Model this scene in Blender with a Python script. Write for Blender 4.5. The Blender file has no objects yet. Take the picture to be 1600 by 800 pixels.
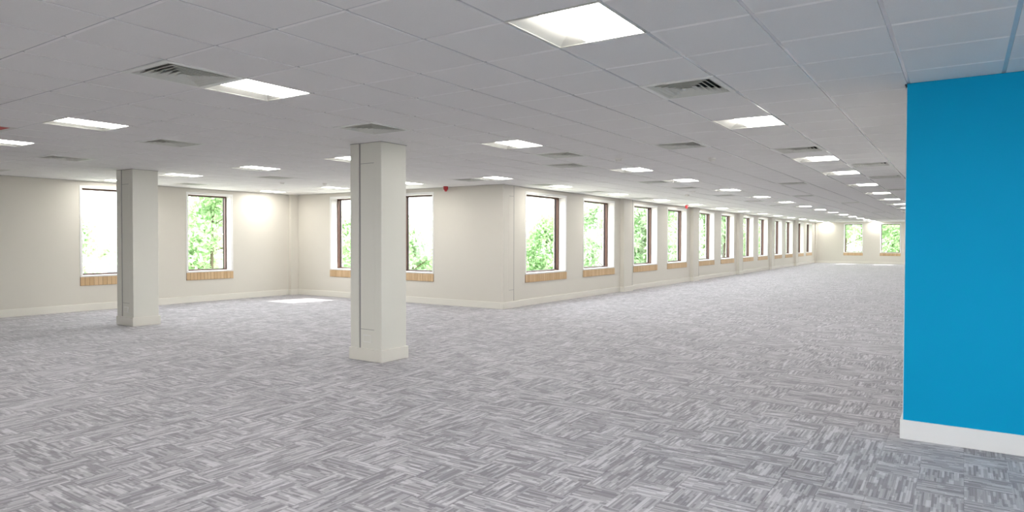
import bpy, bmesh, math, random
from mathutils import Vector, Matrix

random.seed(7)
S = bpy.context.scene
COL = S.collection

# ------------------------------------------------------------------ camera
CAM_F, YAW, PITCH, ROLL = 1026.0037, 0.5717, -0.0175, 0.0028
CX, CY = 844.735, 392.245
CAM_Z = 1.5374
fw = Vector((-math.sin(YAW) * math.cos(PITCH), math.cos(YAW) * math.cos(PITCH), math.sin(PITCH)))
r0 = Vector((math.cos(YAW), math.sin(YAW), 0))
u0 = r0.cross(fw)
RV = r0 * math.cos(ROLL) + u0 * math.sin(ROLL)
UV = -r0 * math.sin(ROLL) + u0 * math.cos(ROLL)
cam = bpy.data.objects.new('camera', bpy.data.cameras.new('camera'))
cam.data.sensor_fit = 'HORIZONTAL'
cam.data.sensor_width = 36
cam.data.lens = CAM_F * 36 / 1600
cam.data.shift_x = (800 - CX) / 1600
cam.data.shift_y = (CY - 400) / 1600
cam.data.clip_start, cam.data.clip_end = 0.05, 500
cam.matrix_world = Matrix(((RV.x, UV.x, -fw.x, 0), (RV.y, UV.y, -fw.y, 0), (RV.z, UV.z, -fw.z, CAM_Z), (0, 0, 0, 1)))
COL.objects.link(cam)
S.camera = cam

def project(p):
    d = Vector(p) - Vector((0, 0, CAM_Z))
    z = d.dot(fw)
    if z < 0.05:
        return None
    return (CX + CAM_F * d.dot(RV) / z, CY - CAM_F * d.dot(UV) / z)

# ------------------------------------------------------------------ world, sun, exposure
W = bpy.data.worlds.new('sky')
S.world = W
W.use_nodes = True
bg = W.node_tree.nodes['Background']
bg.inputs[0].default_value = (0.93, 0.97, 1.0, 1)
bg.inputs[1].default_value = 8.5
sun = bpy.data.objects.new('sun', bpy.data.lights.new('sun', 'SUN'))
sun.data.energy = 15
sun.data.color = (1.0, 0.95, 0.86)
sun.data.angle = math.radians(0.6)
sun.rotation_euler = Vector((-0.2, -1, -1.25)).to_track_quat('-Z', 'Y').to_euler()
sun.location = (0, 60, 40)
COL.objects.link(sun)
LAMP = 26.0
S.view_settings.view_transform = 'Standard'
S.view_settings.look = 'None'
S.view_settings.exposure = 0.27
S.view_settings.gamma = 1.0
S.view_settings.use_curve_mapping = False
try:
    S.cycles.use_denoising = True
    S.cycles.max_bounces = 14
    S.cycles.diffuse_bounces = 9
    S.cycles.transparent_max_bounces = 12
    S.cycles.sample_clamp_indirect = 6
except Exception:
    pass

# ------------------------------------------------------------------ key dimensions
ZC = 2.7473                    # ceiling tile face
XA, YB, XC, YF = -15.585, 11.667, -8.531, 48.02
XR, YR = 8.0, -5.2             # right and rear walls (out of view)
GX, GY, T = -3.9677, 1.7853, 0.6
BLX, BLY = -0.376, 5.799       # front left corner of the blue block
WT = 0.36                      # wall thickness
COLS = [(-6.33, 5.985), (-12.42, 5.985)]
CW, CD = 0.545, 0.43

# ------------------------------------------------------------------ materials
def new_mat(name):
    m = bpy.data.materials.new(name)
    m.use_nodes = True
    nt = m.node_tree
    return m, nt, nt.nodes['Principled BSDF']

def N(nt, typ, **kw):
    n = nt.nodes.new(typ)
    for k, v in kw.items():
        setattr(n, k, v)
    return n

def math_n(nt, op, a, b=None):
    n = N(nt, 'ShaderNodeMath', operation=op)
    for i, v in enumerate((a, b)):
        if v is None:
            continue
        if isinstance(v, (int, float)):
            n.inputs[i].default_value = v
        else:
            nt.links.new(v, n.inputs[i])
    return n.outputs[0]

def paint(name, col, rough=0.6, noise=0.02, scale=6.0, bump=0.0, bscale=400.0, spec=0.3, metal=0.0):
    m, nt, b = new_mat(name)
    tc = N(nt, 'ShaderNodeNewGeometry')
    nz = N(nt, 'ShaderNodeTexNoise')
    nz.inputs['Scale'].default_value = scale
    nz.inputs['Detail'].default_value = 3
    nt.links.new(tc.outputs['Position'], nz.inputs['Vector'])
    mix = N(nt, 'ShaderNodeMix', data_type='RGBA')
    mix.inputs['A'].default_value = tuple(c * (1 - noise) for c in col) + (1,)
    mix.inputs['B'].default_value = tuple(min(1, c * (1 + noise)) for c in col) + (1,)
    nt.links.new(nz.outputs['Fac'], mix.inputs['Factor'])
    nt.links.new(mix.outputs['Result'], b.inputs['Base Color'])
    b.inputs['Roughness'].default_value = rough
    b.inputs['Specular IOR Level'].default_value = spec
    b.inputs['Metallic'].default_value = metal
    if bump:
        n2 = N(nt, 'ShaderNodeTexNoise')
        n2.inputs['Scale'].default_value = bscale
        nt.links.new(tc.outputs['Position'], n2.inputs['Vector'])
        bp = N(nt, 'ShaderNodeBump')
        bp.inputs['Strength'].default_value = bump
        bp.inputs['Distance'].default_value = 0.002
        nt.links.new(n2.outputs['Fac'], bp.inputs['Height'])
        nt.links.new(bp.outputs['Normal'], b.inputs['Normal'])
    return m

M = {}
M['wall'] = paint('wall_paint', (0.67, 0.645, 0.585), 0.55, 0.012, 3)
M['column'] = paint('column_paint', (0.74, 0.735, 0.675), 0.4, 0.012, 3)
M['skirting'] = paint('skirting_gloss', (0.76, 0.74, 0.68), 0.3, 0.01, 3, spec=0.5)
M['reveal'] = paint('reveal_white', (0.74, 0.72, 0.71), 0.45, 0.01, 3)
M['white_trim'] = paint('white_trim', (0.85, 0.85, 0.84), 0.35, 0.01, 3, spec=0.5)
M['blue'] = paint('blue_paint', (0.0, 0.35, 0.635), 0.6, 0.02, 2.5, spec=0.12)
M['gap'] = paint('shadow_gap', (0.06, 0.06, 0.07), 0.7, 0.02, 5)
M['gap_grey'] = paint('grey_joint', (0.33, 0.33, 0.32), 0.7, 0.02, 5)
M['bar'] = paint('grid_bar_metal', (0.80, 0.81, 0.83), 0.12, 0.01, 4, spec=1.0)
M['soffit'] = paint('soffit', (0.4, 0.4, 0.4), 0.9, 0.05, 4)
M['frame'] = paint('bronze_frame', (0.095, 0.045, 0.032), 0.45, 0.1, 8, spec=0.4)
M['gasket'] = paint('black_gasket', (0.012, 0.010, 0.016), 0.6, 0.05, 8)
M['vent'] = paint('vent_enamel', (0.88, 0.89, 0.86), 0.4, 0.015, 4, spec=0.4)
M['louvre'] = paint('louvre_enamel', (0.74, 0.75, 0.70), 0.45, 0.015, 4)
M['duct'] = paint('duct_dark', (0.03, 0.035, 0.035), 0.8, 0.1, 8)
M['lamp_white'] = paint('luminaire_white', (0.66, 0.66, 0.62), 0.35, 0.01, 4, spec=0.5)
M['sensor'] = paint('sensor_plastic', (0.92, 0.91, 0.87), 0.4, 0.02, 30)
M['red'] = paint('red_plastic', (0.36, 0.01, 0.015), 0.3, 0.05, 30, spec=0.5)
M['red_panel'] = paint('red_panel', (0.62, 0.10, 0.09), 0.5, 0.05, 12)
M['lens_red'] = paint('red_lens', (0.55, 0.05, 0.06), 0.15, 0.05, 40, spec=0.6)
M['socket'] = paint('socket_plastic', (0.80, 0.80, 0.77), 0.3, 0.01, 10)
M['bounce_ground'] = paint('pale_bounce_ground', (0.40, 0.40, 0.35), 0.9, 0.1, 0.6)  # ground colour made pale to bounce daylight up onto the ceiling
M['bark'] = paint('bark', (0.13, 0.10, 0.07), 0.9, 0.3, 12, bump=0.5, bscale=40)
M['house'] = paint('house_render', (0.82, 0.81, 0.80), 0.7, 0.03, 2)
M['house_blue'] = paint('blue_cladding', (0.12, 0.40, 0.75), 0.4, 0.05, 2)
M['house_roof'] = paint('roof_red', (0.45, 0.16, 0.11), 0.8, 0.1, 4)
M['house_pane'] = paint('dark_pane', (0.12, 0.13, 0.15), 0.1, 0.05, 2, spec=0.8)
M['far_white'] = paint('white_wall_paint', (0.86, 0.86, 0.87), 0.35, 0.01, 3, spec=0.4)

def wood_mat(name, c1, c2):
    m, nt, b = new_mat(name)
    g = N(nt, 'ShaderNodeNewGeometry')
    oi = N(nt, 'ShaderNodeObjectInfo')
    mp = N(nt, 'ShaderNodeMapping')
    mp.inputs['Scale'].default_value = (60, 60, 4)
    nt.links.new(g.outputs['Position'], mp.inputs['Vector'])
    nz = N(nt, 'ShaderNodeTexNoise')
    nz.inputs['Scale'].default_value = 1.0
    nz.inputs['Detail'].default_value = 4
    nt.links.new(mp.outputs['Vector'], nz.inputs['Vector'])
    f = math_n(nt, 'ADD', math_n(nt, 'MULTIPLY', nz.outputs['Fac'], 0.55), math_n(nt, 'MULTIPLY', oi.outputs['Random'], 0.5))
    mix = N(nt, 'ShaderNodeMix', data_type='RGBA')
    mix.inputs['A'].default_value = c1 + (1,)
    mix.inputs['B'].default_value = c2 + (1,)
    nt.links.new(f, mix.inputs['Factor'])
    nt.links.new(mix.outputs['Result'], b.inputs['Base Color'])
    b.inputs['Roughness'].default_value = 0.45
    return m
M['wood'] = wood_mat('beech_slat', (0.70, 0.52, 0.32), (0.50, 0.32, 0.16))
M['wood_dark'] = wood_mat('dark_beech_back', (0.30, 0.19, 0.10), (0.22, 0.14, 0.07))

def tile_mat():
    m, nt, b = new_mat('mineral_fibre_tile')
    g = N(nt, 'ShaderNodeNewGeometry')
    nz = N(nt, 'ShaderNodeTexNoise')
    nz.inputs['Scale'].default_value = 260
    nz.inputs['Detail'].default_value = 2
    nt.links.new(g.outputs['Position'], nz.inputs['Vector'])
    mix = N(nt, 'ShaderNodeMix', data_type='RGBA')
    mix.inputs['A'].default_value = (0.83, 0.825, 0.81, 1)
    mix.inputs['B'].default_value = (0.94, 0.935, 0.92, 1)
    nt.links.new(nz.outputs['Fac'], mix.inputs['Factor'])
    nt.links.new(mix.outputs['Result'], b.inputs['Base Color'])
    b.inputs['Roughness'].default_value = 0.85
    b.inputs['Specular IOR Level'].default_value = 0.15
    return m
M['tile'] = tile_mat()
M['tile_edge_lit'] = paint('tile_edge_brightened', (0.97, 0.97, 0.96), 0.35, 0.005, 3, spec=0.6)  # light caught by the bevelled cross edges, put into a brighter colour

def carpet_mat():
    m, nt, b = new_mat('carpet_tile')
    L = nt.links.new
    g = N(nt, 'ShaderNodeNewGeometry')
    sp = N(nt, 'ShaderNodeSeparateXYZ')
    L(g.outputs['Position'], sp.inputs[0])
    X = math_n(nt, 'SUBTRACT', sp.outputs[0], 0.022)
    Y = math_n(nt, 'SUBTRACT', sp.outputs[1], 0.372)
    def wn(a, b_, c=0.0):
        cv = N(nt, 'ShaderNodeCombineXYZ')
        for i, v in enumerate((a, b_, c)):
            if isinstance(v, (int, float)):
                cv.inputs[i].default_value = v
            else:
                L(v, cv.inputs[i])
        w = N(nt, 'ShaderNodeTexWhiteNoise', noise_dimensions='3D')
        L(cv.outputs[0], w.inputs['Vector'])
        return w.outputs['Value']
    # blocks a quarter tile wide, the grain turning from block to block
    cxi = math_n(nt, 'FLOOR', math_n(nt, 'DIVIDE', X, 0.25))
    cyi = math_n(nt, 'FLOOR', math_n(nt, 'DIVIDE', Y, 0.25))
    par = math_n(nt, 'MODULO', math_n(nt, 'ADD', math_n(nt, 'ADD', cxi, cyi), 2000.0), 2.0)
    flip = math_n(nt, 'LESS_THAN', wn(cxi, cyi, 3.3), 0.22)
    d = math_n(nt, 'ABSOLUTE', math_n(nt, 'SUBTRACT', par, flip))
    inv = math_n(nt, 'SUBTRACT', 1.0, d)
    u = math_n(nt, 'ADD', math_n(nt, 'MULTIPLY', X, d), math_n(nt, 'MULTIPLY', Y, inv))     # across the stripes
    v = math_n(nt, 'ADD', math_n(nt, 'MULTIPLY', Y, d), math_n(nt, 'MULTIPLY', X, inv))     # along the stripes
    def dashes(wid, length, seed):
        si = math_n(nt, 'FLOOR', math_n(nt, 'DIVIDE', u, wid))
        off = wn(si, d, seed)
        di = math_n(nt, 'FLOOR', math_n(nt, 'ADD', math_n(nt, 'DIVIDE', v, length), math_n(nt, 'MULTIPLY', off, 5.0)))
        return wn(si, di, seed + 1.7)
    a = dashes(0.0135, 0.125, 11.0)
    c = dashes(0.027, 0.20, 23.0)
    e = dashes(0.0068, 0.25, 37.0)
    blk = wn(cxi, cyi, 8.1)
    t = math_n(nt, 'ADD', math_n(nt, 'MULTIPLY', math_n(nt, 'GREATER_THAN', a, 0.58), 0.34),
               math_n(nt, 'MULTIPLY', math_n(nt, 'GREATER_THAN', c, 0.55), 0.24))
    t = math_n(nt, 'ADD', t, math_n(nt, 'MULTIPLY', e, 0.26))
    t = math_n(nt, 'ADD', t, math_n(nt, 'MULTIPLY', blk, 0.14))
    nz = N(nt, 'ShaderNodeTexNoise')
    nz.inputs['Scale'].default_value = 330
    nz.inputs['Detail'].default_value = 2
    L(g.outputs['Position'], nz.inputs['Vector'])
    t = math_n(nt, 'ADD', t, math_n(nt, 'MULTIPLY', math_n(nt, 'SUBTRACT', nz.outputs['Fac'], 0.5), 0.5))
    rp = N(nt, 'ShaderNodeValToRGB')
    el = rp.color_ramp.elements
    el[0].position = 0.08
    el[0].color = (0.14, 0.133, 0.157, 1)
    el[1].position = 0.92
    el[1].color = (0.50, 0.49, 0.535, 1)
    mid = rp.color_ramp.elements.new(0.45)
    mid.color = (0.275, 0.266, 0.298, 1)
    L(t, rp.inputs[0])
    L(rp.outputs[0], b.inputs['Base Color'])
    b.inputs['Roughness'].default_value = 0.95
    b.inputs['Specular IOR Level'].default_value = 0.1
    b.inputs['Sheen Weight'].default_value = 0.35
    b.inputs['Sheen Roughness'].default_value = 0.5
    bp = N(nt, 'ShaderNodeBump')
    bp.inputs['Strength'].default_value = 0.35
    bp.inputs['Distance'].default_value = 0.002
    L(t, bp.inputs['Height'])
    L(bp.outputs['Normal'], b.inputs['Normal'])
    return m
M['carpet'] = carpet_mat()
M['underlay'] = paint('floor_screed', (0.10, 0.10, 0.105), 0.9, 0.1, 4)

def emit_mat(name, col, strength):
    m, nt, b = new_mat(name)
    b.inputs['Base Color'].default_value = (0.9, 0.9, 0.88, 1)
    b.inputs['Emission Color'].default_value = col + (1,)
    b.inputs['Emission Strength'].default_value = strength
    try:
        m.cycles.emission_sampling = 'FRONT'
    except Exception:
        pass
    return m
M['lamp'] = emit_mat('lamp_diffuser', (1.0, 0.965, 0.90), LAMP)

def glass_mat():
    m, nt, b = new_mat('window_glass')
    nt.nodes.remove(b)
    out = nt.nodes['Material Output']
    tr = N(nt, 'ShaderNodeBsdfTransparent')
    tr.inputs[0].default_value = (0.975, 0.985, 0.98, 1)
    gl = N(nt, 'ShaderNodeBsdfGlossy')
    gl.inputs['Roughness'].default_value = 0.02
    lw_ = N(nt, 'ShaderNodeLayerWeight')
    lw_.inputs['Blend'].default_value = 0.5
    fac = math_n(nt, 'ADD', math_n(nt, 'MULTIPLY', math_n(nt, 'POWER', lw_.outputs['Facing'], 5.0), 0.5), 0.03)
    mx = N(nt, 'ShaderNodeMixShader')
    nt.links.new(fac, mx.inputs[0])
    nt.links.new(tr.outputs[0], mx.inputs[1])
    nt.links.new(gl.outputs[0], mx.inputs[2])
    nt.links.new(mx.outputs[0], out.inputs[0])
    return m
M['glass'] = glass_mat()

def leaf_mat(name, c1, c2):
    m, nt, b = new_mat(name)
    g = N(nt, 'ShaderNodeNewGeometry')
    mix = N(nt, 'ShaderNodeMix', data_type='RGBA')
    mix.inputs['A'].default_value = c1 + (1,)
    mix.inputs['B'].default_value = c2 + (1,)
    nt.links.new(g.outputs['Random Per Island'], mix.inputs['Factor'])
    nt.links.new(mix.outputs['Result'], b.inputs['Base Color'])
    b.inputs['Roughness'].default_value = 0.5
    tl = N(nt, 'ShaderNodeBsdfTranslucent')
    nt.links.new(mix.outputs['Result'], tl.inputs[0])
    mx = N(nt, 'ShaderNodeMixShader')
    mx.inputs[0].default_value = 0.45
    out = nt.nodes['Material Output']
    nt.links.new(b.outputs[0], mx.inputs[1])
    nt.links.new(tl.outputs[0], mx.inputs[2])
    nt.links.new(mx.outputs[0], out.inputs[0])
    return m
M['leaf_a'] = leaf_mat('leaf_fresh', (0.30, 0.47, 0.22), (0.50, 0.65, 0.40))
M['leaf_b'] = leaf_mat('leaf_pale', (0.38, 0.54, 0.31), (0.60, 0.72, 0.52))
M['leaf_c'] = leaf_mat('leaf_mid', (0.22, 0.38, 0.16), (0.42, 0.56, 0.32))

# ------------------------------------------------------------------ mesh helpers
def box(bm, x0, x1, y0, y1, z0, z1):
    v = [bm.verts.new(c) for c in ((x0, y0, z0), (x1, y0, z0), (x1, y1, z0), (x0, y1, z0), (x0, y0, z1), (x1, y0, z1), (x1, y1, z1), (x0, y1, z1))]
    for f in ((3, 2, 1, 0), (4, 5, 6, 7), (0, 1, 5, 4), (1, 2, 6, 5), (2, 3, 7, 6), (3, 0, 4, 7)):
        bm.faces.new([v[i] for i in f])

def lathe(bm, prof, n=24, cx=0, cy=0):
    rings = []
    for r, z in prof:
        if r < 1e-6:
            rings.append([bm.verts.new((cx, cy, z))])
        else:
            rings.append([bm.verts.new((cx + r * math.cos(2 * math.pi * k / n), cy + r * math.sin(2 * math.pi * k / n), z)) for k in range(n)])
    for a, b in zip(rings, rings[1:]):
        for k in range(n):
            k2 = (k + 1) % n
            if len(a) == 1 and len(b) == 1:
                continue
            if len(a) == 1:
                bm.faces.new((a[0], b[k2], b[k]))
            elif len(b) == 1:
                bm.faces.new((a[k], a[k2], b[0]))
            else:
                bm.faces.new((a[k], a[k2], b[k2], b[k]))

def mesh_from(name, bm, mat, bevel=0.0, smooth=False):
    bmesh.ops.recalc_face_normals(bm, faces=bm.faces[:])
    if bevel:
        bmesh.ops.bevel(bm, geom=bm.edges[:], offset=bevel, segments=1, affect='EDGES', clamp_overlap=True)
    me = bpy.data.meshes.new(name)
    bm.to_mesh(me)
    bm.free()
    me.materials.append(mat)
    if smooth:
        for p in me.polygons:
            p.use_smooth = True
    return me

def link(name, me, parent=None, loc=(0, 0, 0), rz=0.0):
    o = bpy.data.objects.new(name, me)
    COL.objects.link(o)
    o.location = loc
    o.rotation_euler = (0, 0, rz)
    if parent:
        o.parent = parent
    return o

def boxes(name, mat, lst, parent=None, bevel=0.0, loc=(0, 0, 0), rz=0.0):
    bm = bmesh.new()
    for b in lst:
        box(bm, *b)
    return link(name, mesh_from(name, bm, mat, bevel), parent, loc, rz)

def tag(o, label=None, cat=None, group=None, kind=None):
    if label:
        o['label'] = label
    if cat:
        o['category'] = cat
    if group:
        o['group'] = group
    if kind:
        o['kind'] = kind
    return o

def empty(name, loc, rz=0.0):
    o = bpy.data.objects.new(name, None)
    COL.objects.link(o)
    o.empty_display_size = 0.1
    o.location = loc
    o.rotation_euler = (0, 0, rz)
    return o

def copy_tree(o, parent=None):
    c = o.copy()
    COL.objects.link(c)
    c.parent = parent
    for ch in list(o.children):
        copy_tree(ch, c)
    return c

ORD = ['first', 'second', 'third', 'fourth', 'fifth', 'sixth', 'seventh', 'eighth', 'ninth', 'tenth', 'eleventh', 'twelfth', 'thirteenth', 'fourteenth', 'fifteenth', 'sixteenth', 'seventeenth', 'eighteenth']

# ------------------------------------------------------------------ floor: carpet tiles on screed
RECTS = [(XA, XR, YR, YB), (XC, XR, YB, YF)]
def clip(x0, x1, y0, y1):
    for a, b, c, d in RECTS:
        X0, X1, Y0, Y1 = max(x0, a), min(x1, b), max(y0, c), min(y1, d)
        if X1 - X0 > 0.02 and Y1 - Y0 > 0.02:
            yield X0, X1, Y0, Y1

def screen_area(x0, x1, y0, y1, z):
    """pixel area of a horizontal tile inside the frame (0 when hidden or out of view)"""
    if x0 >= BLX - 0.01 and y0 >= BLY - 0.3:
        return 0
    q = [project((x, y, z)) for x, y in ((x0, y0), (x1, y0), (x1, y1), (x0, y1))]
    if any(p is None for p in q):
        return 0
    poly = q
    for ax, lim, sgn in ((0, 0, 1), (0, 1600, -1), (1, 0, 1), (1, 800, -1)):
        out = []
        for i in range(len(poly)):
            a, b = poly[i - 1], poly[i]
            ia, ib = (a[ax] - lim) * sgn >= 0, (b[ax] - lim) * sgn >= 0
            if ia != ib:
                t = (lim - a[ax]) / (b[ax] - a[ax])
                out.append((a[0] + t * (b[0] - a[0]), a[1] + t * (b[1] - a[1])))
            if ib:
                out.append(b)
        poly = out
        if not poly:
            return 0
    return abs(sum(poly[i - 1][0] * poly[i][1] - poly[i][0] * poly[i - 1][1] for i in range(len(poly)))) / 2

floor = boxes('floor', M['underlay'], [(XA - WT, XR + 0.2, YR - 0.2, YB + WT, -0.25, -0.006), (XC - WT, XR + 0.2, YB + WT, YF + WT, -0.25, -0.006)])
tag(floor, 'grey patterned carpet tile floor of the whole office', 'floor', kind='structure')
CT = 0.5
cells = []
for i in range(-32, 17):
    for j in range(-18, 98):
        x, y = 0.022 + i * CT, 0.372 + j * CT
        for rc in clip(x, x + CT, y, y + CT):
            full = abs(rc[1] - rc[0] - CT) < 1e-6 and abs(rc[3] - rc[2] - CT) < 1e-6
            cells.append((screen_area(*rc, 0.0) if full else 0, rc))
cells.sort(key=lambda c: -c[0])
g = 0.0006
bm = bmesh.new()
box(bm, -CT / 2 + g, CT / 2 - g, -CT / 2 + g, CT / 2 - g, -0.006, 0)
ct_mesh = mesh_from('carpet_tile', bm, M['carpet'], 0.0008)
bm = bmesh.new()
for k, (ar, rc) in enumerate(cells):
    if k < 300 and ar > 0:
        link('carpet_tile', ct_mesh, floor, ((rc[0] + rc[1]) / 2, (rc[2] + rc[3]) / 2, 0))
    else:
        box(bm, rc[0] + g, rc[1] - g, rc[2] + g, rc[3] - g, -0.006, 0)
tag(link('carpet_tiles', mesh_from('carpet_tiles', bm, M['carpet']), floor), kind='stuff')

# ------------------------------------------------------------------ walls
ZS, ZT = 0.745, 2.61          # window opening
def wall(name, axis, pos, out, a0, a1, openings, mat, label):
    """axis 'x': plane x=pos running along y; out: direction of the outside"""
    lst = []
    p0, p1 = sorted((pos, pos + out * WT))
    def add(s0, s1, z0, z1):
        if s1 - s0 < 1e-4:
            return
        lst.append((p0, p1, s0, s1, z0, z1) if axis == 'x' else (s0, s1, p0, p1, z0, z1))
    cur = a0
    for o0, o1 in sorted(openings):
        add(cur, o0, 0, ZC + 0.12)
        add(o0, o1, 0, ZS)
        add(o0, o1, ZT, ZC + 0.12)
        cur = o1
    add(cur, a1, 0, ZC + 0.12)
    return tag(boxes(name, mat, lst), label, 'wall', kind='structure')

OPA = [(6.40, 7.50), (8.645, 9.745)]
OPB = [(-14.12, -13.02), (-11.65, -10.55)]
P0 = 5.93
OPC = []
for k in range(6):
    OPC += [(12.64 + k * P0, 14.43 + k * P0), (15.39 + k * P0, 17.18 + k * P0)]
OPR = [(-4.2, -2.41), (-1.45, 0.34), (1.6, 3.39)]  # unseen right-wall windows, added for side daylight
OPZ = [(-3.6 + 2.75 * k, -1.81 + 2.75 * k) for k in range(1, 3)]  # unseen rear windows, added to daylight the blue wall and foreground
OPF = [(-6.70, -5.62), (-4.52, -3.42), (-2.30, -1.20)]
wall('wall_left', 'x', XA, -1, YR, YB + WT, OPA, M['wall'], 'off-white wall with two windows at the far left')
wall('wall_recess', 'y', YB, 1, XA, XC - WT, OPB, M['wall'], 'off-white wall facing the camera behind the near column')
wall('wall_long', 'x', XC, -1, YB, YF + WT, OPC, M['wall'], 'long off-white wall with a receding row of windows')
wall('wall_far', 'y', YF, 1, XC, XR + 0.2, OPF, M['wall'], 'off-white end wall far away with windows onto trees')
wall('wall_right', 'x', XR, 1, YR, YF, OPR, M['wall'], 'plain off-white wall hidden behind the blue partition')
wall('wall_rear', 'y', YR, -1, XA - WT, XR + 0.2, OPZ, M['wall'], 'plain off-white wall behind the viewpoint')

# blue partition block
blk = boxes('wall_blue', M['blue'], [(BLX, XR, BLY, BLY + 0.14, 0, ZC - 0.002)])
tag(blk, 'bright blue painted partition wall at the right edge', 'wall', kind='structure')
boxes('return_wall', M['far_white'], [(BLX, BLX + 0.14, BLY + 0.141, 13.0, 0, ZC - 0.002)], blk)
boxes('end_wall', M['far_white'], [(BLX + 0.141, XR, 12.86, 13.0, 0, ZC - 0.002)], blk)
boxes('corner_bead', M['white_trim'], [(BLX - 0.005, BLX - 0.0005, BLY + 0.004, BLY + 0.05, 0.15, ZC - 0.03)], blk)
bb = boxes('baseboard_blue', M['far_white'], [(BLX - 0.022, XR, BLY - 0.02, BLY - 0.0005, 0, 0.148), (BLX - 0.022, BLX - 0.0005, BLY - 0.0005, 13.0, 0, 0.148)], bevel=0.003)
tag(bb, 'white skirting board along the foot of the blue wall', 'baseboard', kind='structure')
tr = boxes('trim_1', M['white_trim'], [(BLX - 0.024, BLX - 0.018, BLY + 0.01, 13.0, ZC - 0.012, ZC + 0.006)])
tag(tr, 'thin white ceiling edge strip beside the blue wall top', 'trim', kind='structure')
gp = boxes('shadow_gap', M['gap'], [(BLX - 0.017, BLX - 0.001, BLY + 0.02, 13.0, ZC - 0.003, ZC + 0.004)], tr)

# ------------------------------------------------------------------ pilasters, baseboards
PIL = [(17.60 + k * P0, 18.20 + k * P0) for k in range(5)]
PD = 0.13
def pilaster(y0, y1, label, n, panel=False):
    o = empty('pilaster', (XC, y0, 0))
    w = y1 - y0
    boxes('shaft', M['wall'], [(0.0005, PD, 0, w, 0, ZC - 0.001)], o)
    boxes('side_joint', M['gap_grey'], [(PD + 0.0003, PD + 0.002, w - 0.024, w - 0.004, 0.152, ZC - 0.002)], o)
    boxes('skirting', M['skirting'], [(0.0005, PD + 0.018, -0.018, w + 0.018, 0, 0.15)], o, 0.003)
    tag(o, label, 'pilaster', 'pilasters along the long window wall', kind=None)
    return o
for k, (a, b) in enumerate(PIL):
    pilaster(a, b, 'shallow off-white pilaster on the long window wall, %s of five from the camera' % ORD[k], k)
# corner pilaster where the recess wall meets the long wall
cp = empty('corner_pilaster', (XC, YB, 0))
boxes('shaft', M['wall'], [(0.0005, 0.05, 0.0, 0.62, 0, ZC - 0.001)], cp)
boxes('joint', M['gap_grey'], [(0.0505, 0.0525, 0.395, 0.408, 0.16, ZC - 0.001)], cp)
for z in (0.405, 2.50):
    boxes('panel_edge', M['gap_grey'], [(0.0505, 0.0515, 0.22, 0.395, z, z + 0.008)], cp)
boxes('panel', M['wall'], [(0.0503, 0.0525, 0.20, 0.393, 0.415, 2.498)], cp, 0.0006)
boxes('skirting', M['skirting'], [(0.0005, 0.068, -0.018, 0.638, 0, 0.15)], cp, 0.003)
tag(cp, 'off-white corner pilaster with a slim vertical joint beside first long-wall window', 'pilaster')
cp2 = empty('corner_pilaster', (XA, YB, 0))
boxes('shaft', M['wall'], [(0.0005, 0.10, -0.24, -0.0005, 0, ZC - 0.001)], cp2)
boxes('skirting', M['skirting'], [(0.0005, 0.118, -0.258, -0.0005, 0, 0.15)], cp2, 0.003)
tag(cp2, 'narrow off-white boxed corner post in the left rear corner of the recess', 'pilaster')
cp3 = empty('corner_pilaster', (XC, YF, 0))
boxes('shaft', M['wall'], [(0.0005, 0.10, -0.26, -0.0005, 0, ZC - 0.001)], cp3)
boxes('skirting', M['skirting'], [(0.0005, 0.118, -0.278, -0.0005, 0, 0.15)], cp3, 0.003)
tag(cp3, 'narrow off-white corner post at the far end of the long wall', 'pilaster')

def skirt(name, lst, label):
    tag(boxes(name, M['skirting'], lst, bevel=0.003), label, 'baseboard', kind='structure')
skirt('baseboard_left', [(XA + 0.0005, XA + 0.018, YR, YB - 0.26, 0, 0.15)], 'white skirting board along the left wall under two windows')
skirt('baseboard_recess', [(XA + 0.12, XC, YB - 0.018, YB - 0.0005, 0, 0.15)], 'white skirting board along the recess wall behind near column')
ys = [YB + 0.64] + [v for p in PIL for v in (p[0] - 0.019, p[1] + 0.019)] + [YF - 0.28]
skirt('baseboard_long', [(XC + 0.0005, XC + 0.018, ys[i], ys[i + 1], 0, 0.15) for i in range(0, len(ys), 2)], 'white skirting board running along the long window wall')
skirt('baseboard_far', [(XC + 0.12, XR, YF - 0.018, YF - 0.0005, 0, 0.15)], 'white skirting board along the far end wall')

# ------------------------------------------------------------------ windows
DEP_F, DEP_G, FW = 0.195, 0.298, 0.03
_slat = {}
def slat_mesh(w):
    k = round(w, 4)
    if k not in _slat:
        bm = bmesh.new()
        box(bm, -w / 2, w / 2, -0.018, -0.0065, 0, 0.178)
        _slat[k] = mesh_from('apron_slat', bm, M['wood'], 0.0015)
    return _slat[k]

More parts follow.
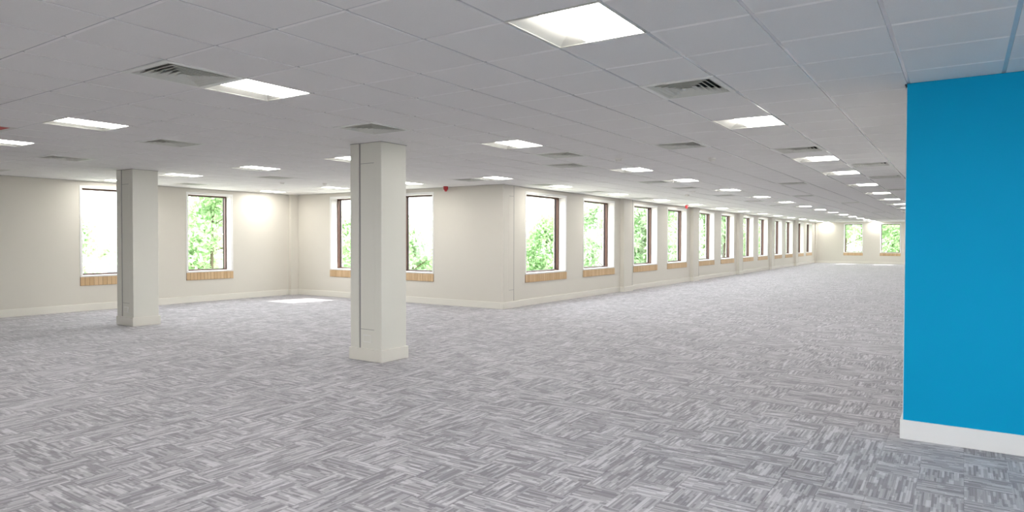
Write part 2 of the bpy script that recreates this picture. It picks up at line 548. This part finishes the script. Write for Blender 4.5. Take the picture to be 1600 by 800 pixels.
_wproto = {}
def window(n, loc, rz, w, label):
    """local frame: x along the wall from opening start, +y to the outside, interior wall face at y=0"""
    key = round(w, 3)
    if key in _wproto:
        o = copy_tree(_wproto[key])
        o.name = 'window_%d' % n
        o.location = loc
        o.rotation_euler = (0, 0, rz)
    else:
        o = empty('window_%d' % n, loc, rz)
        e = 0.0004
        rv = bmesh.new()
        box(rv, e, 0.006, 0, DEP_F + 0.1, ZS + 0.007, ZT - e)
        box(rv, w - 0.006, w - e, 0, DEP_F + 0.1, ZS + 0.007, ZT - e)
        box(rv, 0.006, w - 0.006, 0, DEP_F + 0.1, ZT - 0.006, ZT - e)
        link('reveal', mesh_from('reveal', rv, M['reveal']), o)
        boxes('sill', M['reveal'], [(0.0005, w - 0.0005, -0.018, DEP_F + 0.1, ZS + e, ZS + 0.006), (-0.045, w + 0.045, -0.022, -0.0005, ZS - 0.026, ZS + 0.006)], o, 0.0012)
        boxes('architrave', M['white_trim'], [(-0.045, 0.0, -0.008, -0.0005, ZS + 0.008, ZT + 0.045), (w, w + 0.045, -0.008, -0.0005, ZS + 0.008, ZT + 0.045), (0, w, -0.008, -0.0005, ZT, ZT + 0.045)], o, 0.0012)
        a, b, c, d = 0.007, w - 0.007, ZS + 0.008, ZT - 0.007
        boxes('frame', M['frame'], [(a, a + FW, DEP_F, DEP_F + 0.12, c, d), (b - FW, b, DEP_F, DEP_F + 0.12, c, d), (a + FW, b - FW, DEP_F, DEP_F + 0.12, d - 0.03, d), (a + FW, b - FW, DEP_F, DEP_F + 0.12, c, c + 0.025)], o, 0.002)
        e0, e1, f0, f1 = a + FW, b - FW, c + 0.025, d - 0.03
        gk = [(e0, e0 + 0.007), (e1 - 0.007, e1)]
        boxes('gasket', M['gasket'], [(p, q, DEP_G - 0.03, DEP_G - 0.002, f0, f1) for p, q in gk] + [(e0 + 0.007, e1 - 0.007, DEP_G - 0.03, DEP_G - 0.002, f1 - 0.007, f1), (e0 + 0.007, e1 - 0.007, DEP_G - 0.03, DEP_G - 0.002, f0, f0 + 0.007)], o)
        boxes('pane', M['glass'], [(e0, e1, DEP_G, DEP_G + 0.006, f0, f1)], o)
        tot = w + 0.09
        ns = max(6, round(tot / 0.084))
        sw = tot / ns
        for k in range(ns):
            link('apron_slat', slat_mesh(sw - 0.005), o, (-0.045 + (k + 0.5) * sw, 0, ZS - 0.205))
        boxes('apron_rail', M['wood_dark'], [(-0.047, w + 0.047, -0.006, -0.0004, ZS - 0.210, ZS - 0.027)], o)
        _wproto[key] = o
    tag(o, label, 'window', 'windows', kind='structure')
    return o
n = 1
lw = ['bright window on the left wall partly hidden by the far-left column', 'window on the left wall full of a green leafy tree']
for k, (a, b) in enumerate(OPA):
    window(n, (XA, a, 0), math.pi / 2, b - a, lw[k]); n += 1
lb = ['recess wall window left of the near column, half hidden by it', 'recess wall window peeping out on the right of the near column']
for k, (a, b) in enumerate(OPB):
    window(n, (a, YB, 0), 0, b - a, lb[k]); n += 1
for k, (a, b) in enumerate(OPC):
    window(n, (XC, a, 0), math.pi / 2, b - a, 'window on the long wall with beech slats under it, %s of twelve from the camera' % ORD[k]); n += 1
lf = ['left one of the two small windows on the far end wall', 'right one of the two small windows on far end wall near blue wall', 'end wall window hidden behind the blue wall']
for k, (a, b) in enumerate(OPF):
    window(n, (a, YF, 0), 0, b - a, lf[k]); n += 1

for k, (a, b) in enumerate(OPR):
    window(n, (XR, b, 0), -math.pi / 2, b - a, 'added unseen daylight window on the right wall, %s from the rear corner' % ORD[k]); n += 1
for k, (a, b) in enumerate(OPZ):
    window(n, (b, YR, 0), math.pi, b - a, 'added unseen daylight window on the rear wall, %s from the left' % ORD[k]); n += 1

# ------------------------------------------------------------------ columns
def column(cx, cy, label):
    o = empty('column', (cx, cy, 0))
    hw, hd = CW / 2, CD / 2
    boxes('shaft', M['column'], [(-hw, hw, -hd, hd, 0, ZC - 0.004)], o, 0.002)
    boxes('ceiling_collar', M['gap_grey'], [(-hw - 0.008, hw + 0.008, -hd - 0.008, hd + 0.008, ZC - 0.006, ZC - 0.0005)], o)
    boxes('skirting', M['skirting'], [(-hw - 0.022, hw + 0.022, -hd - 0.022, hd + 0.022, 0, 0.155)], o, 0.004)
    gx = -hw + 0.150
    boxes('shadow_gap', M['gap_grey'], [(gx, gx + 0.026, -hd - 0.0015, -hd - 0.0002, 0.156, ZC - 0.007)], o)
    boxes('corner_panel', M['column'], [(-hw + 0.001, gx - 0.001, -hd - 0.012, -hd - 0.0002, 0.156, ZC - 0.007)], o, 0.002)
    px0, px1 = gx + 0.027, gx + 0.026 + 0.24
    for z in (0.395, 2.485):
        boxes('panel_edge', M['gap_grey'], [(px0, px1, -hd - 0.0012, -hd - 0.0002, z, z + 0.006)], o)
    boxes('access_panel', M['column'], [(px0, px1, -hd - 0.002, -hd - 0.0002, 0.401, 2.484)], o, 0.001)
    s = boxes('socket_plate', M['socket'], [(px0 + 0.05, px0 + 0.195, -hd - 0.010, -hd - 0.0002, 0.235, 0.33)], o, 0.002)
    boxes('socket_insert', M['column'], [(px0 + 0.062, px0 + 0.183, -hd - 0.0112, -hd - 0.0102, 0.247, 0.318)], s)
    tag(o, label, 'column', 'square columns')
    return o
column(*COLS[0], 'nearer square white column with a socket plate near its base')
column(*COLS[1], 'farther square white column standing in front of left wall window')

# ------------------------------------------------------------------ ceiling: soffit, bars, tiles
ceil = boxes('ceiling', M['soffit'], [(XA - WT, XR + 0.2, YR - 0.2, YB + WT, ZC + 0.12, ZC + 0.25), (XC - WT, XR + 0.2, YB + WT, YF + WT, ZC + 0.12, ZC + 0.25)])
tag(ceil, 'suspended grid ceiling of grey-white square tiles', 'ceiling', kind='structure')

LROWS = [2, 8, 14, 18, 23, 28, 33, 38, 43, 48, 53, 58, 63, 68, 72, 76]  # next-to-last row added to lift the light on the far wall
LIGHTS = {}
for i, txt in ((3, 'row beside the blue wall'), (-2, 'row passing right of the near column')):
    for k, j in enumerate(LROWS):
        LIGHTS[(i, j)] = 'recessed ceiling light, %s from camera in the %s' % (ORD[k], txt)
for k, j in enumerate(LROWS):
    LIGHTS[(-7, j)] = 'recessed ceiling light, %s from camera in the row along the long window wall' % ORD[max(0, k - 3)]
LIGHTS[(-7, 2)] = 'long bright recessed ceiling light near the left edge beneath the big left vent'
LIGHTS[(-7, 8)] = 'recessed ceiling light half hidden behind the top of the near column'
LIGHTS[(-7, 14)] = 'recessed ceiling light just in front of the outer wall corner'
LIGHTS[(-11, 2)] = 'recessed ceiling light cut off by the left picture edge'
LIGHTS[(-11, 8)] = 'recessed ceiling light between the two columns, nearest the viewer of those'
LIGHTS[(-11, 14)] = 'recessed ceiling light just right of the near column by the recess wall'
LIGHTS[(-15, 8)] = 'recessed ceiling light just right of the top of the farther column'
LIGHTS[(-15, 14)] = 'small recessed ceiling light just left of near column by recess wall'
LIGHTS[(-19, 8)] = 'thin recessed ceiling light above the left window by farther column'
LIGHTS[(-19, 14)] = 'thin recessed ceiling light washing the left wall near the corner'
HID = 'added unseen ceiling light overhead, brightening the foreground and blue wall'  # lamps out of view, added to light the foreground and blue wall
for i in (8, 3, -2, -7, -11):
    for j in (-4, -9):
        LIGHTS[(i, j)] = HID
for i, j in ((8, 2), (8, -1), (3, -1)):  # extra unseen lamps added for the blue wall and near carpet
    LIGHTS[(i, j)] = HID
for j in (22, 28, 33, 38, 43, 48, 53, 58, 63, 68, 72, 76):
    LIGHTS[(8, j)] = 'recessed square ceiling light hidden behind the blue wall'

VENTS = {
    (-2, 1): 'large square louvred air vent at upper left beside a bright light',
    (3, 5): 'large square louvred air vent at upper right of centre',
    (-8, 4): 'flat square air vent above the farther column, upper left',
    (-13, 4): 'flat square air vent at far left above the first window',
    (-18, 4): 'thin square air vent at the left picture edge close to the wall',
    (-3, 5): 'square air vent directly above the near column',
    (-2, 10): 'nearer of two square air vents stacked right of ceiling centre',
    (-3, 12): 'farther of two square air vents stacked right of ceiling centre',
    (1, 10): 'square louvred air vent left of the two smoke detectors',
    (3, 12): 'square louvred air vent directly before second light beside blue wall',
    (4, 16): 'air vent nearest the blue wall edge, nearer the camera',
    (4, 20): 'second air vent along the blue wall edge',
    (4, 26): 'third air vent along the blue wall edge, almost cut by it',
    (1, 21): 'thin air vent in mid ceiling, left of the blue wall lights',
    (0, 28): 'thin air vent in mid ceiling beyond its larger neighbour',
    (1, 35): 'faint distant air vent in mid ceiling',
    (1, 49): 'tiny air vent near the far end wall',
    (-8, 14): 'air vent touching the light at the outer wall corner',
    (-13, 10): 'small air vent between the columns near the hanging detector',
    (-18, 10): 'faint thin air vent above the left wall leafy window',
    (-3, 18): 'air vent touching the left end of a light over long wall row',
    (-3, 21): 'air vent beyond the fourth light with detectors next to it',
    (-3, 26): 'distant air vent below the fifth light of the middle row',
    (-3, 31): 'distant air vent below the sixth light of the middle row',
    (-3, 36): 'distant air vent below the seventh light of the middle row',
    (-7, 17): 'air vent above the first long-wall window',
    (-7, 21): 'air vent above the second long-wall window',
    (-7, 26): 'air vent above the first pilaster of the long wall',
}
REDT = (-9, 1)
used = set(LIGHTS) | set(VENTS) | {REDT}
# bars
bz0, bz1 = ZC + 0.007, ZC + 0.03
for i in range(-19, 20):
    x = GX + i * T
    y1 = YF if x > XC + 0.02 else YB
    boxes('main_runner', M['bar'], [(x - 0.012, x + 0.012, YR, y1, bz0, bz1)], ceil)
for j in range(-11, 78):
    y = GY + j * T
    if y > YF - 0.02:
        continue
    xa = XA if y < YB else XC
    boxes('cross_runner', M['bar'], [(xa, XR, y - 0.0119, y + 0.0119, bz0 + 0.0005, bz1 - 0.0005)], ceil)
# tiles
gt = 0.013
bm = bmesh.new()
def tile_slab(bm, x0, x1, y0, y1, a, b, c, d):
    """tile with a chamfered lower edge; a..d are the chamfers on the four sides"""
    h_ = 0.0068
    lo = [bm.verts.new(p) for p in ((x0 + a, y0 + c, 0), (x1 - b, y0 + c, 0), (x1 - b, y1 - d, 0), (x0 + a, y1 - d, 0))]
    hi = [bm.verts.new(p) for p in ((x0, y0, h_), (x1, y0, h_), (x1, y1, h_), (x0, y1, h_))]
    bm.faces.new(lo[::-1])
    bm.faces.new(hi)
    for q in range(4):
        f_ = bm.faces.new((lo[q], lo[(q + 1) % 4], hi[(q + 1) % 4], hi[q]))
        f_.material_index = 1 if q in (0, 2) else 0
CHF = (0.0006, 0.0006, 0.011, 0.011)
gt = 0.0125
gy = 0.004
hw = T / 2 - gt
hy = T / 2 - gy
tile_slab(bm, -hw, hw, -hy, hy, *CHF)
tmesh = mesh_from('ceiling_tile', bm, M['tile'])
tmesh.materials.append(M['tile_edge_lit'])
tcell = []
for i in range(-20, 20):
    for j in range(-17, 78):
        if (i, j) in used:
            continue
        x, y = GX + i * T, GY + j * T
        for rc in clip(x, x + T, y, y + T):
            full = abs(rc[1] - rc[0] - T) < 1e-6 and abs(rc[3] - rc[2] - T) < 1e-6
            tcell.append((screen_area(*rc, ZC) if full else 0, rc, (x, x + T, y, y + T)))
tcell.sort(key=lambda c: -c[0])
bm = bmesh.new()
for k, (ar, rc, ce) in enumerate(tcell):
    if k < 300 and ar > 0:
        link('ceiling_tile', tmesh, ceil, ((rc[0] + rc[1]) / 2, (rc[2] + rc[3]) / 2, ZC))
    else:
        e = [rc[0] + (gt if rc[0] == ce[0] else 0.001), rc[1] - (gt if rc[1] == ce[1] else 0.001), rc[2] + (gy if rc[2] == ce[2] else 0.001), rc[3] - (gy if rc[3] == ce[3] else 0.001)]
        if e[1] - e[0] > 0.004 and e[3] - e[2] > 0.004:
            tile_slab(bm, *e, *[CHF[q] if rc[q] == ce[q] else 0.0003 for q in range(4)])
far_tiles = link('ceiling_tiles', mesh_from('ceiling_tiles', bm, M['tile']), ceil, (0, 0, ZC))
far_tiles.data.materials.append(M['tile_edge_lit'])
tag(far_tiles, kind='stuff')
# perimeter angle
pz = (ZC - 0.004, ZC - 0.0003)
tag(boxes('trim_2', M['gap_grey'], [(XA + 0.0005, XA + 0.02, YR, YB - 0.25, *pz), (XA + 0.11, XC + 0.09, YB - 0.02, YB - 0.0005, *pz)]), 'grey ceiling edge angle round the left recess', 'trim', kind='structure')
tag(boxes('trim_3', M['gap_grey'], [(XC + 0.0005, XC + 0.02, YB + 0.63, PIL[0][0] - 0.02, *pz)] + [(XC + 0.0005, XC + 0.02, PIL[k][1] + 0.02, (PIL[k + 1][0] if k < 4 else YF - 0.25) - 0.02, *pz) for k in range(5)] + [(XC + 0.12, XR, YF - 0.02, YF - 0.0005, *pz)]), 'grey ceiling edge angle along the long and end walls', 'trim', kind='structure')

# ------------------------------------------------------------------ luminaires
def make_light():
    o = empty('ceiling_light', (0, 0, 0))
    h = 0.2985
    fl = 0.014
    boxes('frame', M['lamp_white'], [(-h, -h + fl, -h, h, 0.0, 0.007), (h - fl, h, -h, h, 0.0, 0.007), (-h + fl, h - fl, -h, -h + fl, 0.0, 0.007), (-h + fl, h - fl, h - fl, h, 0.0, 0.007)], o, 0.001)
    i0 = h - fl
    # concave side reflector (left third) with end plates
    bm = bmesh.new()
    n_ = 8
    pts = []
    for k in range(n_ + 1):
        t = k / n_
        pts.append((-i0 + t * (i0 - 0.10), 0.004 + 0.062 * math.sin(t * math.pi / 2) ** 0.9))
    for (xa, za), (xb, zb) in zip(pts, pts[1:]):
        v = [bm.verts.new(c) for c in ((xa, -i0 + 0.09 * (za - .004) / .062, za), (xb, -i0 + 0.09 * (zb - .004) / .062, zb), (xb, i0 - 0.09 * (zb - .004) / .062, zb), (xa, i0 - 0.09 * (za - .004) / .062, za))]
        bm.faces.new(v)
    bmesh.ops.remove_doubles(bm, verts=bm.verts[:], dist=1e-5)
    link('reflector', mesh_from('reflector', bm, M['lamp_white'], smooth=True), o)
    for s in (-1, 1):
        bm = bmesh.new()
        top = [bm.verts.new((x, s * (i0 - 0.09 * (z - .004) / .062), z)) for x, z in pts]
        a = bm.verts.new((-0.10, s * i0, 0.004))
        for p, q in zip(top, top[1:]):
            bm.faces.new((p, q, a))
        link('end_plate', mesh_from('end_plate', bm, M['lamp_white']), o)
    boxes('diffuser', M['lamp'], [(-0.094, 0.094, -i0, i0, 0.010, 0.024)], o)
    boxes('diffuser', M['lamp'], [(0.102, i0, -i0, i0, 0.010, 0.024)], o)
    boxes('divider', M['lamp_white'], [(0.0945, 0.1015, -i0, i0, 0.006, 0.024)], o)
    boxes('divider', M['lamp_white'], [(-0.0975, -0.0945, -i0, i0, 0.007, 0.014)], o)
    return o
lp = make_light()
first = True
for (i, j), lab in sorted(LIGHTS.items(), key=lambda t: (t[0][1], t[0][0])):
    o = lp if first else copy_tree(lp)
    first = False
    o.location = (GX + (i + 0.5) * T, GY + (j + 0.5) * T, ZC + 0.0005)
    tag(o, lab, 'ceiling light', 'recessed ceiling lights')

# ------------------------------------------------------------------ air vents
def make_vent():
    o = empty('air_vent', (0, 0, 0))
    h, b_ = 0.2985, 0.04
    boxes('frame', M['vent'], [(-h, -h + b_, -h, h, -0.004, 0.006), (h - b_, h, -h, h, -0.004, 0.006), (-h + b_, h - b_, -h, -h + b_, -0.004, 0.006), (-h + b_, h - b_, h - b_, h, -0.004, 0.006)], o, 0.0015)
    boxes('duct', M['duct'], [(-h + b_ - 0.01, h - b_ + 0.01, -h + b_ - 0.01, h - b_ + 0.01, 0.062, 0.066)], o)
    boxes('duct_wall', M['duct'], [(-h + b_ - 0.012, -h + b_ - 0.010, -h + b_, h - b_, 0.0065, 0.062), (h - b_ + 0.010, h - b_ + 0.012, -h + b_, h - b_, 0.0065, 0.062), (-h + b_, h - b_, -h + b_ - 0.012, -h + b_ - 0.010, 0.0065, 0.062), (-h + b_, h - b_, h - b_ + 0.010, h - b_ + 0.012, 0.0065, 0.062)], o)
    ro = h - b_ - 0.006
    pitch = 0.042
    k = 0
    while ro - k * pitch > 0.03:
        R1 = ro - k * pitch
        R0 = R1 - 0.034
        bm = bmesh.new()
        loops = []
        for rr, z in ((R1 + 0.004, -0.003), (R1, -0.003), (R0, 0.030), (R0 - 0.002, 0.0285), (R1 - 0.002, -0.0045), (R1 + 0.004, -0.0045)):
            rr = max(rr, 0.001)
            loops.append([bm.verts.new((sx * rr, sy * rr, z)) for sx, sy in ((-1, -1), (1, -1), (1, 1), (-1, 1))])
        for a in range(len(loops)):
            A, B = loops[a], loops[(a + 1) % len(loops)]
            for q in range(4):
                bm.faces.new((A[q], A[(q + 1) % 4], B[(q + 1) % 4], B[q]))
        link('louvre', mesh_from('louvre', bm, M['louvre']), o)
        k += 1
    return o
vp = make_vent()
first = True
for (i, j), lab in VENTS.items():
    o = vp if first else copy_tree(vp)
    first = False
    o.location = (GX + (i + 0.5) * T, GY + (j + 0.5) * T, ZC + 0.0005)
    tag(o, lab, 'air vent', 'ceiling air vents')

# red panel at the left edge
rp = empty('ceiling_panel', (GX + (REDT[0] + 0.5) * T, GY + (REDT[1] + 0.5) * T, ZC))
h = 0.2985
boxes('frame', M['lamp_white'], [(-h, -h + .05, -h, h, 0, 0.007), (h - .05, h, -h, h, 0, 0.007), (-h + .05, h - .05, -h, -h + .05, 0, 0.007), (-h + .05, h - .05, h - .05, h, 0, 0.007)], rp, 0.001)
boxes('red_face', M['red_panel'], [(-h + .051, h - .051, -h + .051, h - .051, 0.001, 0.006)], rp)
tag(rp, 'red ceiling panel in a pale frame at the left picture edge', 'panel')

# ------------------------------------------------------------------ detectors and sounders
def grid_pt(i, j):
    return GX + i * T, GY + j * T
def detector(i, j, label):
    x, y = grid_pt(i, j)
    o = empty('smoke_detector', (x, y, ZC))
    bm = bmesh.new(); lathe(bm, [(0, -0.0005), (0.055, -0.0005), (0.055, -0.016), (0.05, -0.02), (0, -0.02)])
    link('base', mesh_from('base', bm, M['sensor'], smooth=False), o)
    bm = bmesh.new(); lathe(bm, [(0, -0.0203), (0.040, -0.0203), (0.043, -0.034), (0.036, -0.046), (0.018, -0.052), (0, -0.053)])
    link('head', mesh_from('head', bm, M['sensor'], smooth=True), o)
    bm = bmesh.new(); lathe(bm, [(0.0405, -0.026), (0.0445, -0.026), (0.0445, -0.031), (0.0405, -0.031)])
    link('vent_ring', mesh_from('vent_ring', bm, M['column']), o)
    tag(o, label, 'smoke detector', 'ceiling smoke detectors')
detector(-0.6, 11.79, 'yellowish round smoke detector on the ceiling, left one of a near pair')
detector(1.39, 12.93, 'white round smoke detector on the ceiling, right one of a near pair')
detector(-2.7, 23.02, 'small distant smoke detector just below a vent in middle row')
detector(-3.71, 25.09, 'small distant smoke detector above the farther red sounder')
detector(-13.75, 11.7, 'smoke detector hanging by the small vent between the columns')
detector(-12.77, 12.76, 'smoke detector just left of the near column top')

def sounder(x, y, label):
    o = empty('fire_sounder', (x, y, ZC))
    bm = bmesh.new(); lathe(bm, [(0, -0.0005), (0.052, -0.0005), (0.056, -0.01), (0.056, -0.055), (0.05, -0.075), (0.036, -0.085), (0, -0.085)])
    link('body', mesh_from('body', bm, M['red'], smooth=True), o)
    bm = bmesh.new(); lathe(bm, [(0, -0.0855), (0.032, -0.0855), (0.03, -0.105), (0.018, -0.117), (0, -0.120)])
    link('beacon', mesh_from('beacon', bm, M['lens_red'], smooth=True), o)
    bm = bmesh.new()
    lathe(bm, [(0, 0.0), (0.022, 0.0), (0.022, 0.006), (0, 0.006)], 16)
    me = mesh_from('speaker_cap', bm, M['lens_red'])
    c = link('speaker_cap', me, o, (0.045, -0.036, -0.04))
    c.rotation_euler = Vector((0.78, -0.62, 0)).to_track_quat('Z', 'Y').to_euler()
    tag(o, label, 'fire sounder', 'red fire sounders')
sounder(*grid_pt(-10.0, 16.15), 'red fire alarm sounder above the recess wall by near column window')
sounder(*grid_pt(-6.99, 33.9), 'red fire alarm sounder over the fourth window of the long wall')

# ------------------------------------------------------------------ outdoors
GZ = -3.6
grd = boxes('ground', M['bounce_ground'], [(-160, 160, -120, 200, GZ - 0.3, GZ)])
tag(grd, 'ground outside the windows, made pale to bounce light indoors', 'ground', kind='structure')

def tree_meshes(seed, hgt, rad, nl, leaf, clear=0.0):
    rnd = random.Random(seed)
    bm = bmesh.new()
    def limb(p0, p1, r0_, r1_, n_=7):
        d = (p1 - p0).normalized()
        a = d.orthogonal().normalized(); b = d.cross(a)
        R = []
        for p, rr in ((p0, r0_), (p1, r1_)):
            R.append([bm.verts.new(p + (a * math.cos(2 * math.pi * k / n_) + b * math.sin(2 * math.pi * k / n_)) * rr) for k in range(n_)])
        for k in range(n_):
            bm.faces.new((R[0][k], R[0][(k + 1) % n_], R[1][(k + 1) % n_], R[1][k]))
    prev, r_ = Vector((0, 0, 0)), 0.16
    if clear:
        nx = Vector((0.05, 0, hgt * clear))
        limb(prev, nx, r_, r_ * 0.8)
        prev = nx
    tips = []
    for s in range(6):
        nx = prev + Vector((rnd.uniform(-.15, .15), rnd.uniform(-.15, .15), hgt * (1 - clear) * 0.15))
        limb(prev, nx, r_, r_ * 0.8)
        r_ *= 0.8
        prev = nx
        if s >= 1:
            for q in range(4):
                an = rnd.uniform(0, 6.28)
                ln = rad * rnd.uniform(.45, .85) * (1.05 - 0.10 * s)
                tp = nx + Vector((math.cos(an) * ln, math.sin(an) * ln, ln * rnd.uniform(.25, .7)))
                limb(nx, tp, r_ * 0.45, 0.012, 5)
                tips.append(tp)
    tips.append(prev)
    trunk = mesh_from('trunk', bm, M['bark'])
    cl = []
    for tp in tips:
        cl.append((tp, rad * rnd.uniform(.26, .42)))
    for q in range(14):
        an, zz = rnd.uniform(0, 6.28), rnd.uniform(.22, .98)
        rr = rad * rnd.uniform(.2, .85) * math.sin(math.pi * min(1, .25 + zz * .75)) 
        cl.append((Vector((math.cos(an) * rr, math.sin(an) * rr, (clear + (1 - clear) * zz) * hgt)), rad * rnd.uniform(.24, .4)))
    vs, fs = [], []
    for q in range(nl):
        c, rr = cl[rnd.randrange(len(cl))]
        d = Vector((rnd.gauss(0, 1), rnd.gauss(0, 1), rnd.gauss(0, 1))).normalized() * rr * rnd.random() ** .45
        p = c + d
        if p.z < 0.5:
            p.z = 0.5 + rnd.random()
        nrm = Vector((rnd.gauss(0, 1), rnd.gauss(0, 1), rnd.gauss(.6, 1))).normalized()
        a = nrm.orthogonal().normalized()
        a.rotate(Matrix.Rotation(rnd.uniform(0, 6.28), 3, nrm))
        b = nrm.cross(a)
        s1 = leaf * rnd.uniform(.7, 1.3)
        k = len(vs)
        vs += [p - a * s1, p - b * s1 * .5 + nrm * s1 * .12, p + a * s1, p + b * s1 * .5 + nrm * s1 * .12]
        fs.append((k, k + 1, k + 2, k + 3))
    me = bpy.data.meshes.new('foliage')
    me.from_pydata([tuple(v) for v in vs], [], fs)
    return trunk, me
TM = [tree_meshes(3, 7.2, 2.6, 8000, 0.13), tree_meshes(9, 9.5, 3.0, 11000, 0.13), tree_meshes(21, 6.0, 2.4, 7000, 0.13), tree_meshes(33, 14.6, 1.75, 6000, 0.16, 0.66)]
LM = [M['leaf_a'], M['leaf_b'], M['leaf_c']]
FOL = {}
def tree(x, y, kind, mat, sc, label, rz):
    o = empty('tree', (x, y, GZ), rz)
    o.scale = (sc, sc, sc)
    link('trunk', TM[kind][0], o)
    if (kind, mat) not in FOL:
        me = TM[kind][1].copy()
        me.materials.append(LM[mat])
        FOL[(kind, mat)] = me
    f = link('foliage', FOL[(kind, mat)], o)
    tag(f, kind='stuff')
    tag(o, label, 'tree', 'trees outside the windows')
TREES = [
    (-33.0, 13.2, 2, 1, 1.00, 'low pale tree seen through the first window on the left wall'),
    (-28.5, 17.0, 0, 0, 1.06, 'fresh green tree filling the second window of the left wall'),
    (-36.0, 19.5, 2, 1, 1.05, 'pale low tree behind the green tree in the left wall window'),
    (-28.0, 24.5, 2, 0, 1.02, 'green tree seen through recess window left of near column'),
    (-24.5, 25.5, 2, 1, 0.98, 'pale tree seen through recess window right of near column'),
    (-21.5, 27.0, 2, 0, 0.92, 'low green tree right in the recess window beside near column'),
    (-22.6, 36.2, 2, 0, 1.08, 'bushy green tree in the first window of the long wall'),
    (-25.5, 34.5, 2, 1, 0.80, 'low yellowish tree at the bottom of first long wall window'),
    (-19.0, 37.0, 0, 1, 1.02, 'pale green tree in the second window of long wall'),
    (-16.8, 38.0, 1, 0, 0.98, 'tall bright green tree in third window of long wall'),
    (-14.6, 36.5, 1, 1, 0.95, 'tall pale tree with bare branches in fourth long wall window'),
    (-15.5, 43.0, 1, 0, 1.0, 'tall green tree in the fifth window of long wall'),
    (-13.2, 42.0, 1, 2, 0.92, 'darker tree in the sixth window of the long wall'),
    (-12.9, 48.0, 1, 0, 0.95, 'tree in the seventh window of long wall'),
    (-12.6, 54.0, 1, 1, 0.98, 'tree in the eighth window of the long wall'),
    (-40.0, 22.5, 0, 1, 0.85, 'hazy tree far behind the left wall windows'),
    (-31.0, 34.0, 2, 1, 1.0, 'hazy tree behind recess window left of near column'),
    (-28.5, 38.0, 2, 0, 0.95, 'hazy tree behind recess window right of near column'),
    (-24.5, 43.0, 0, 1, 0.8, 'hazy low tree behind the first long wall window trees'),
    (-20.5, 45.5, 0, 0, 0.95, 'hazy tree behind the second long wall window'),
    (-19.0, 50.0, 1, 1, 0.9, 'hazy tall tree behind the third long wall window'),
    (-9.95, 17.2, 3, 2, 1.0, 'added unseen tall slim tree shading the right recess window from sun'),  # added out of view to keep sun out of the right recess window
    (-8.0, 56.5, 1, 0, 1.12, 'leafy tree filling the left window of the far end wall'),
    (-4.4, 57.5, 1, 0, 1.12, 'leafy tree filling the right window of the far end wall'),
    (-6.2, 66.5, 1, 1, 1.2, 'pale leafy tree farther back behind the far end wall windows'),
]
for k, (x, y, kd, mt, sc, lab) in enumerate(TREES):
    tree(x, y, kd, mt, sc, lab, k * 1.3)

# pale building beyond the first long-wall window
ob = empty('building', (-44.0, 66.0, GZ))
boxes('body', M['house'], [(-9, 2.2, 0, 9, 0, 6.4)], ob, 0.02)
boxes('roof_band', M['house_blue'], [(-9.15, 2.35, -0.15, 9.15, 6.41, 7.0)], ob, 0.02)
for k in range(5):
    for z in (1.0, 4.1):
        w_ = boxes('window', M['house_blue'], [(-8.2 + k * 2.2, -6.9 + k * 2.2, -0.06, -0.001, z, z + 1.5)], ob)
        boxes('glass', M['house_pane'], [(-8.1 + k * 2.2, -7.0 + k * 2.2, -0.075, -0.061, z + 0.1, z + 1.4)], w_)
tag(ob, 'pale building with blue bands seen through the first long wall window', 'building')
oh = empty('house', (-70.0, 37.0, GZ), 0.4)
boxes('body', M['house'], [(-5, 5, -4, 4, 0, 4.0)], oh, 0.02)
bm = bmesh.new()
v = [bm.verts.new(c) for c in ((-5.3, -4.4, 4.005), (5.3, -4.4, 4.005), (5.3, 4.4, 4.005), (-5.3, 4.4, 4.005), (-5.3, 0, 5.6), (5.3, 0, 5.6))]
for f in ((0, 1, 5, 4), (2, 3, 4, 5), (0, 4, 3), (1, 2, 5), (3, 2, 1, 0)):
    bm.faces.new([v[q] for q in f])
link('roof', mesh_from('roof', bm, M['house_roof']), oh)
for k in range(3):
    w_ = boxes('window', M['white_trim'], [(-4 + k * 3, -2.6 + k * 3, -4.06, -4.001, 1.6, 3.0)], oh)
    boxes('glass', M['house_pane'], [(-3.9 + k * 3, -2.7 + k * 3, -4.08, -4.061, 1.7, 2.9)], w_)
tag(oh, 'distant pale house with red roof low in first left wall window', 'house')
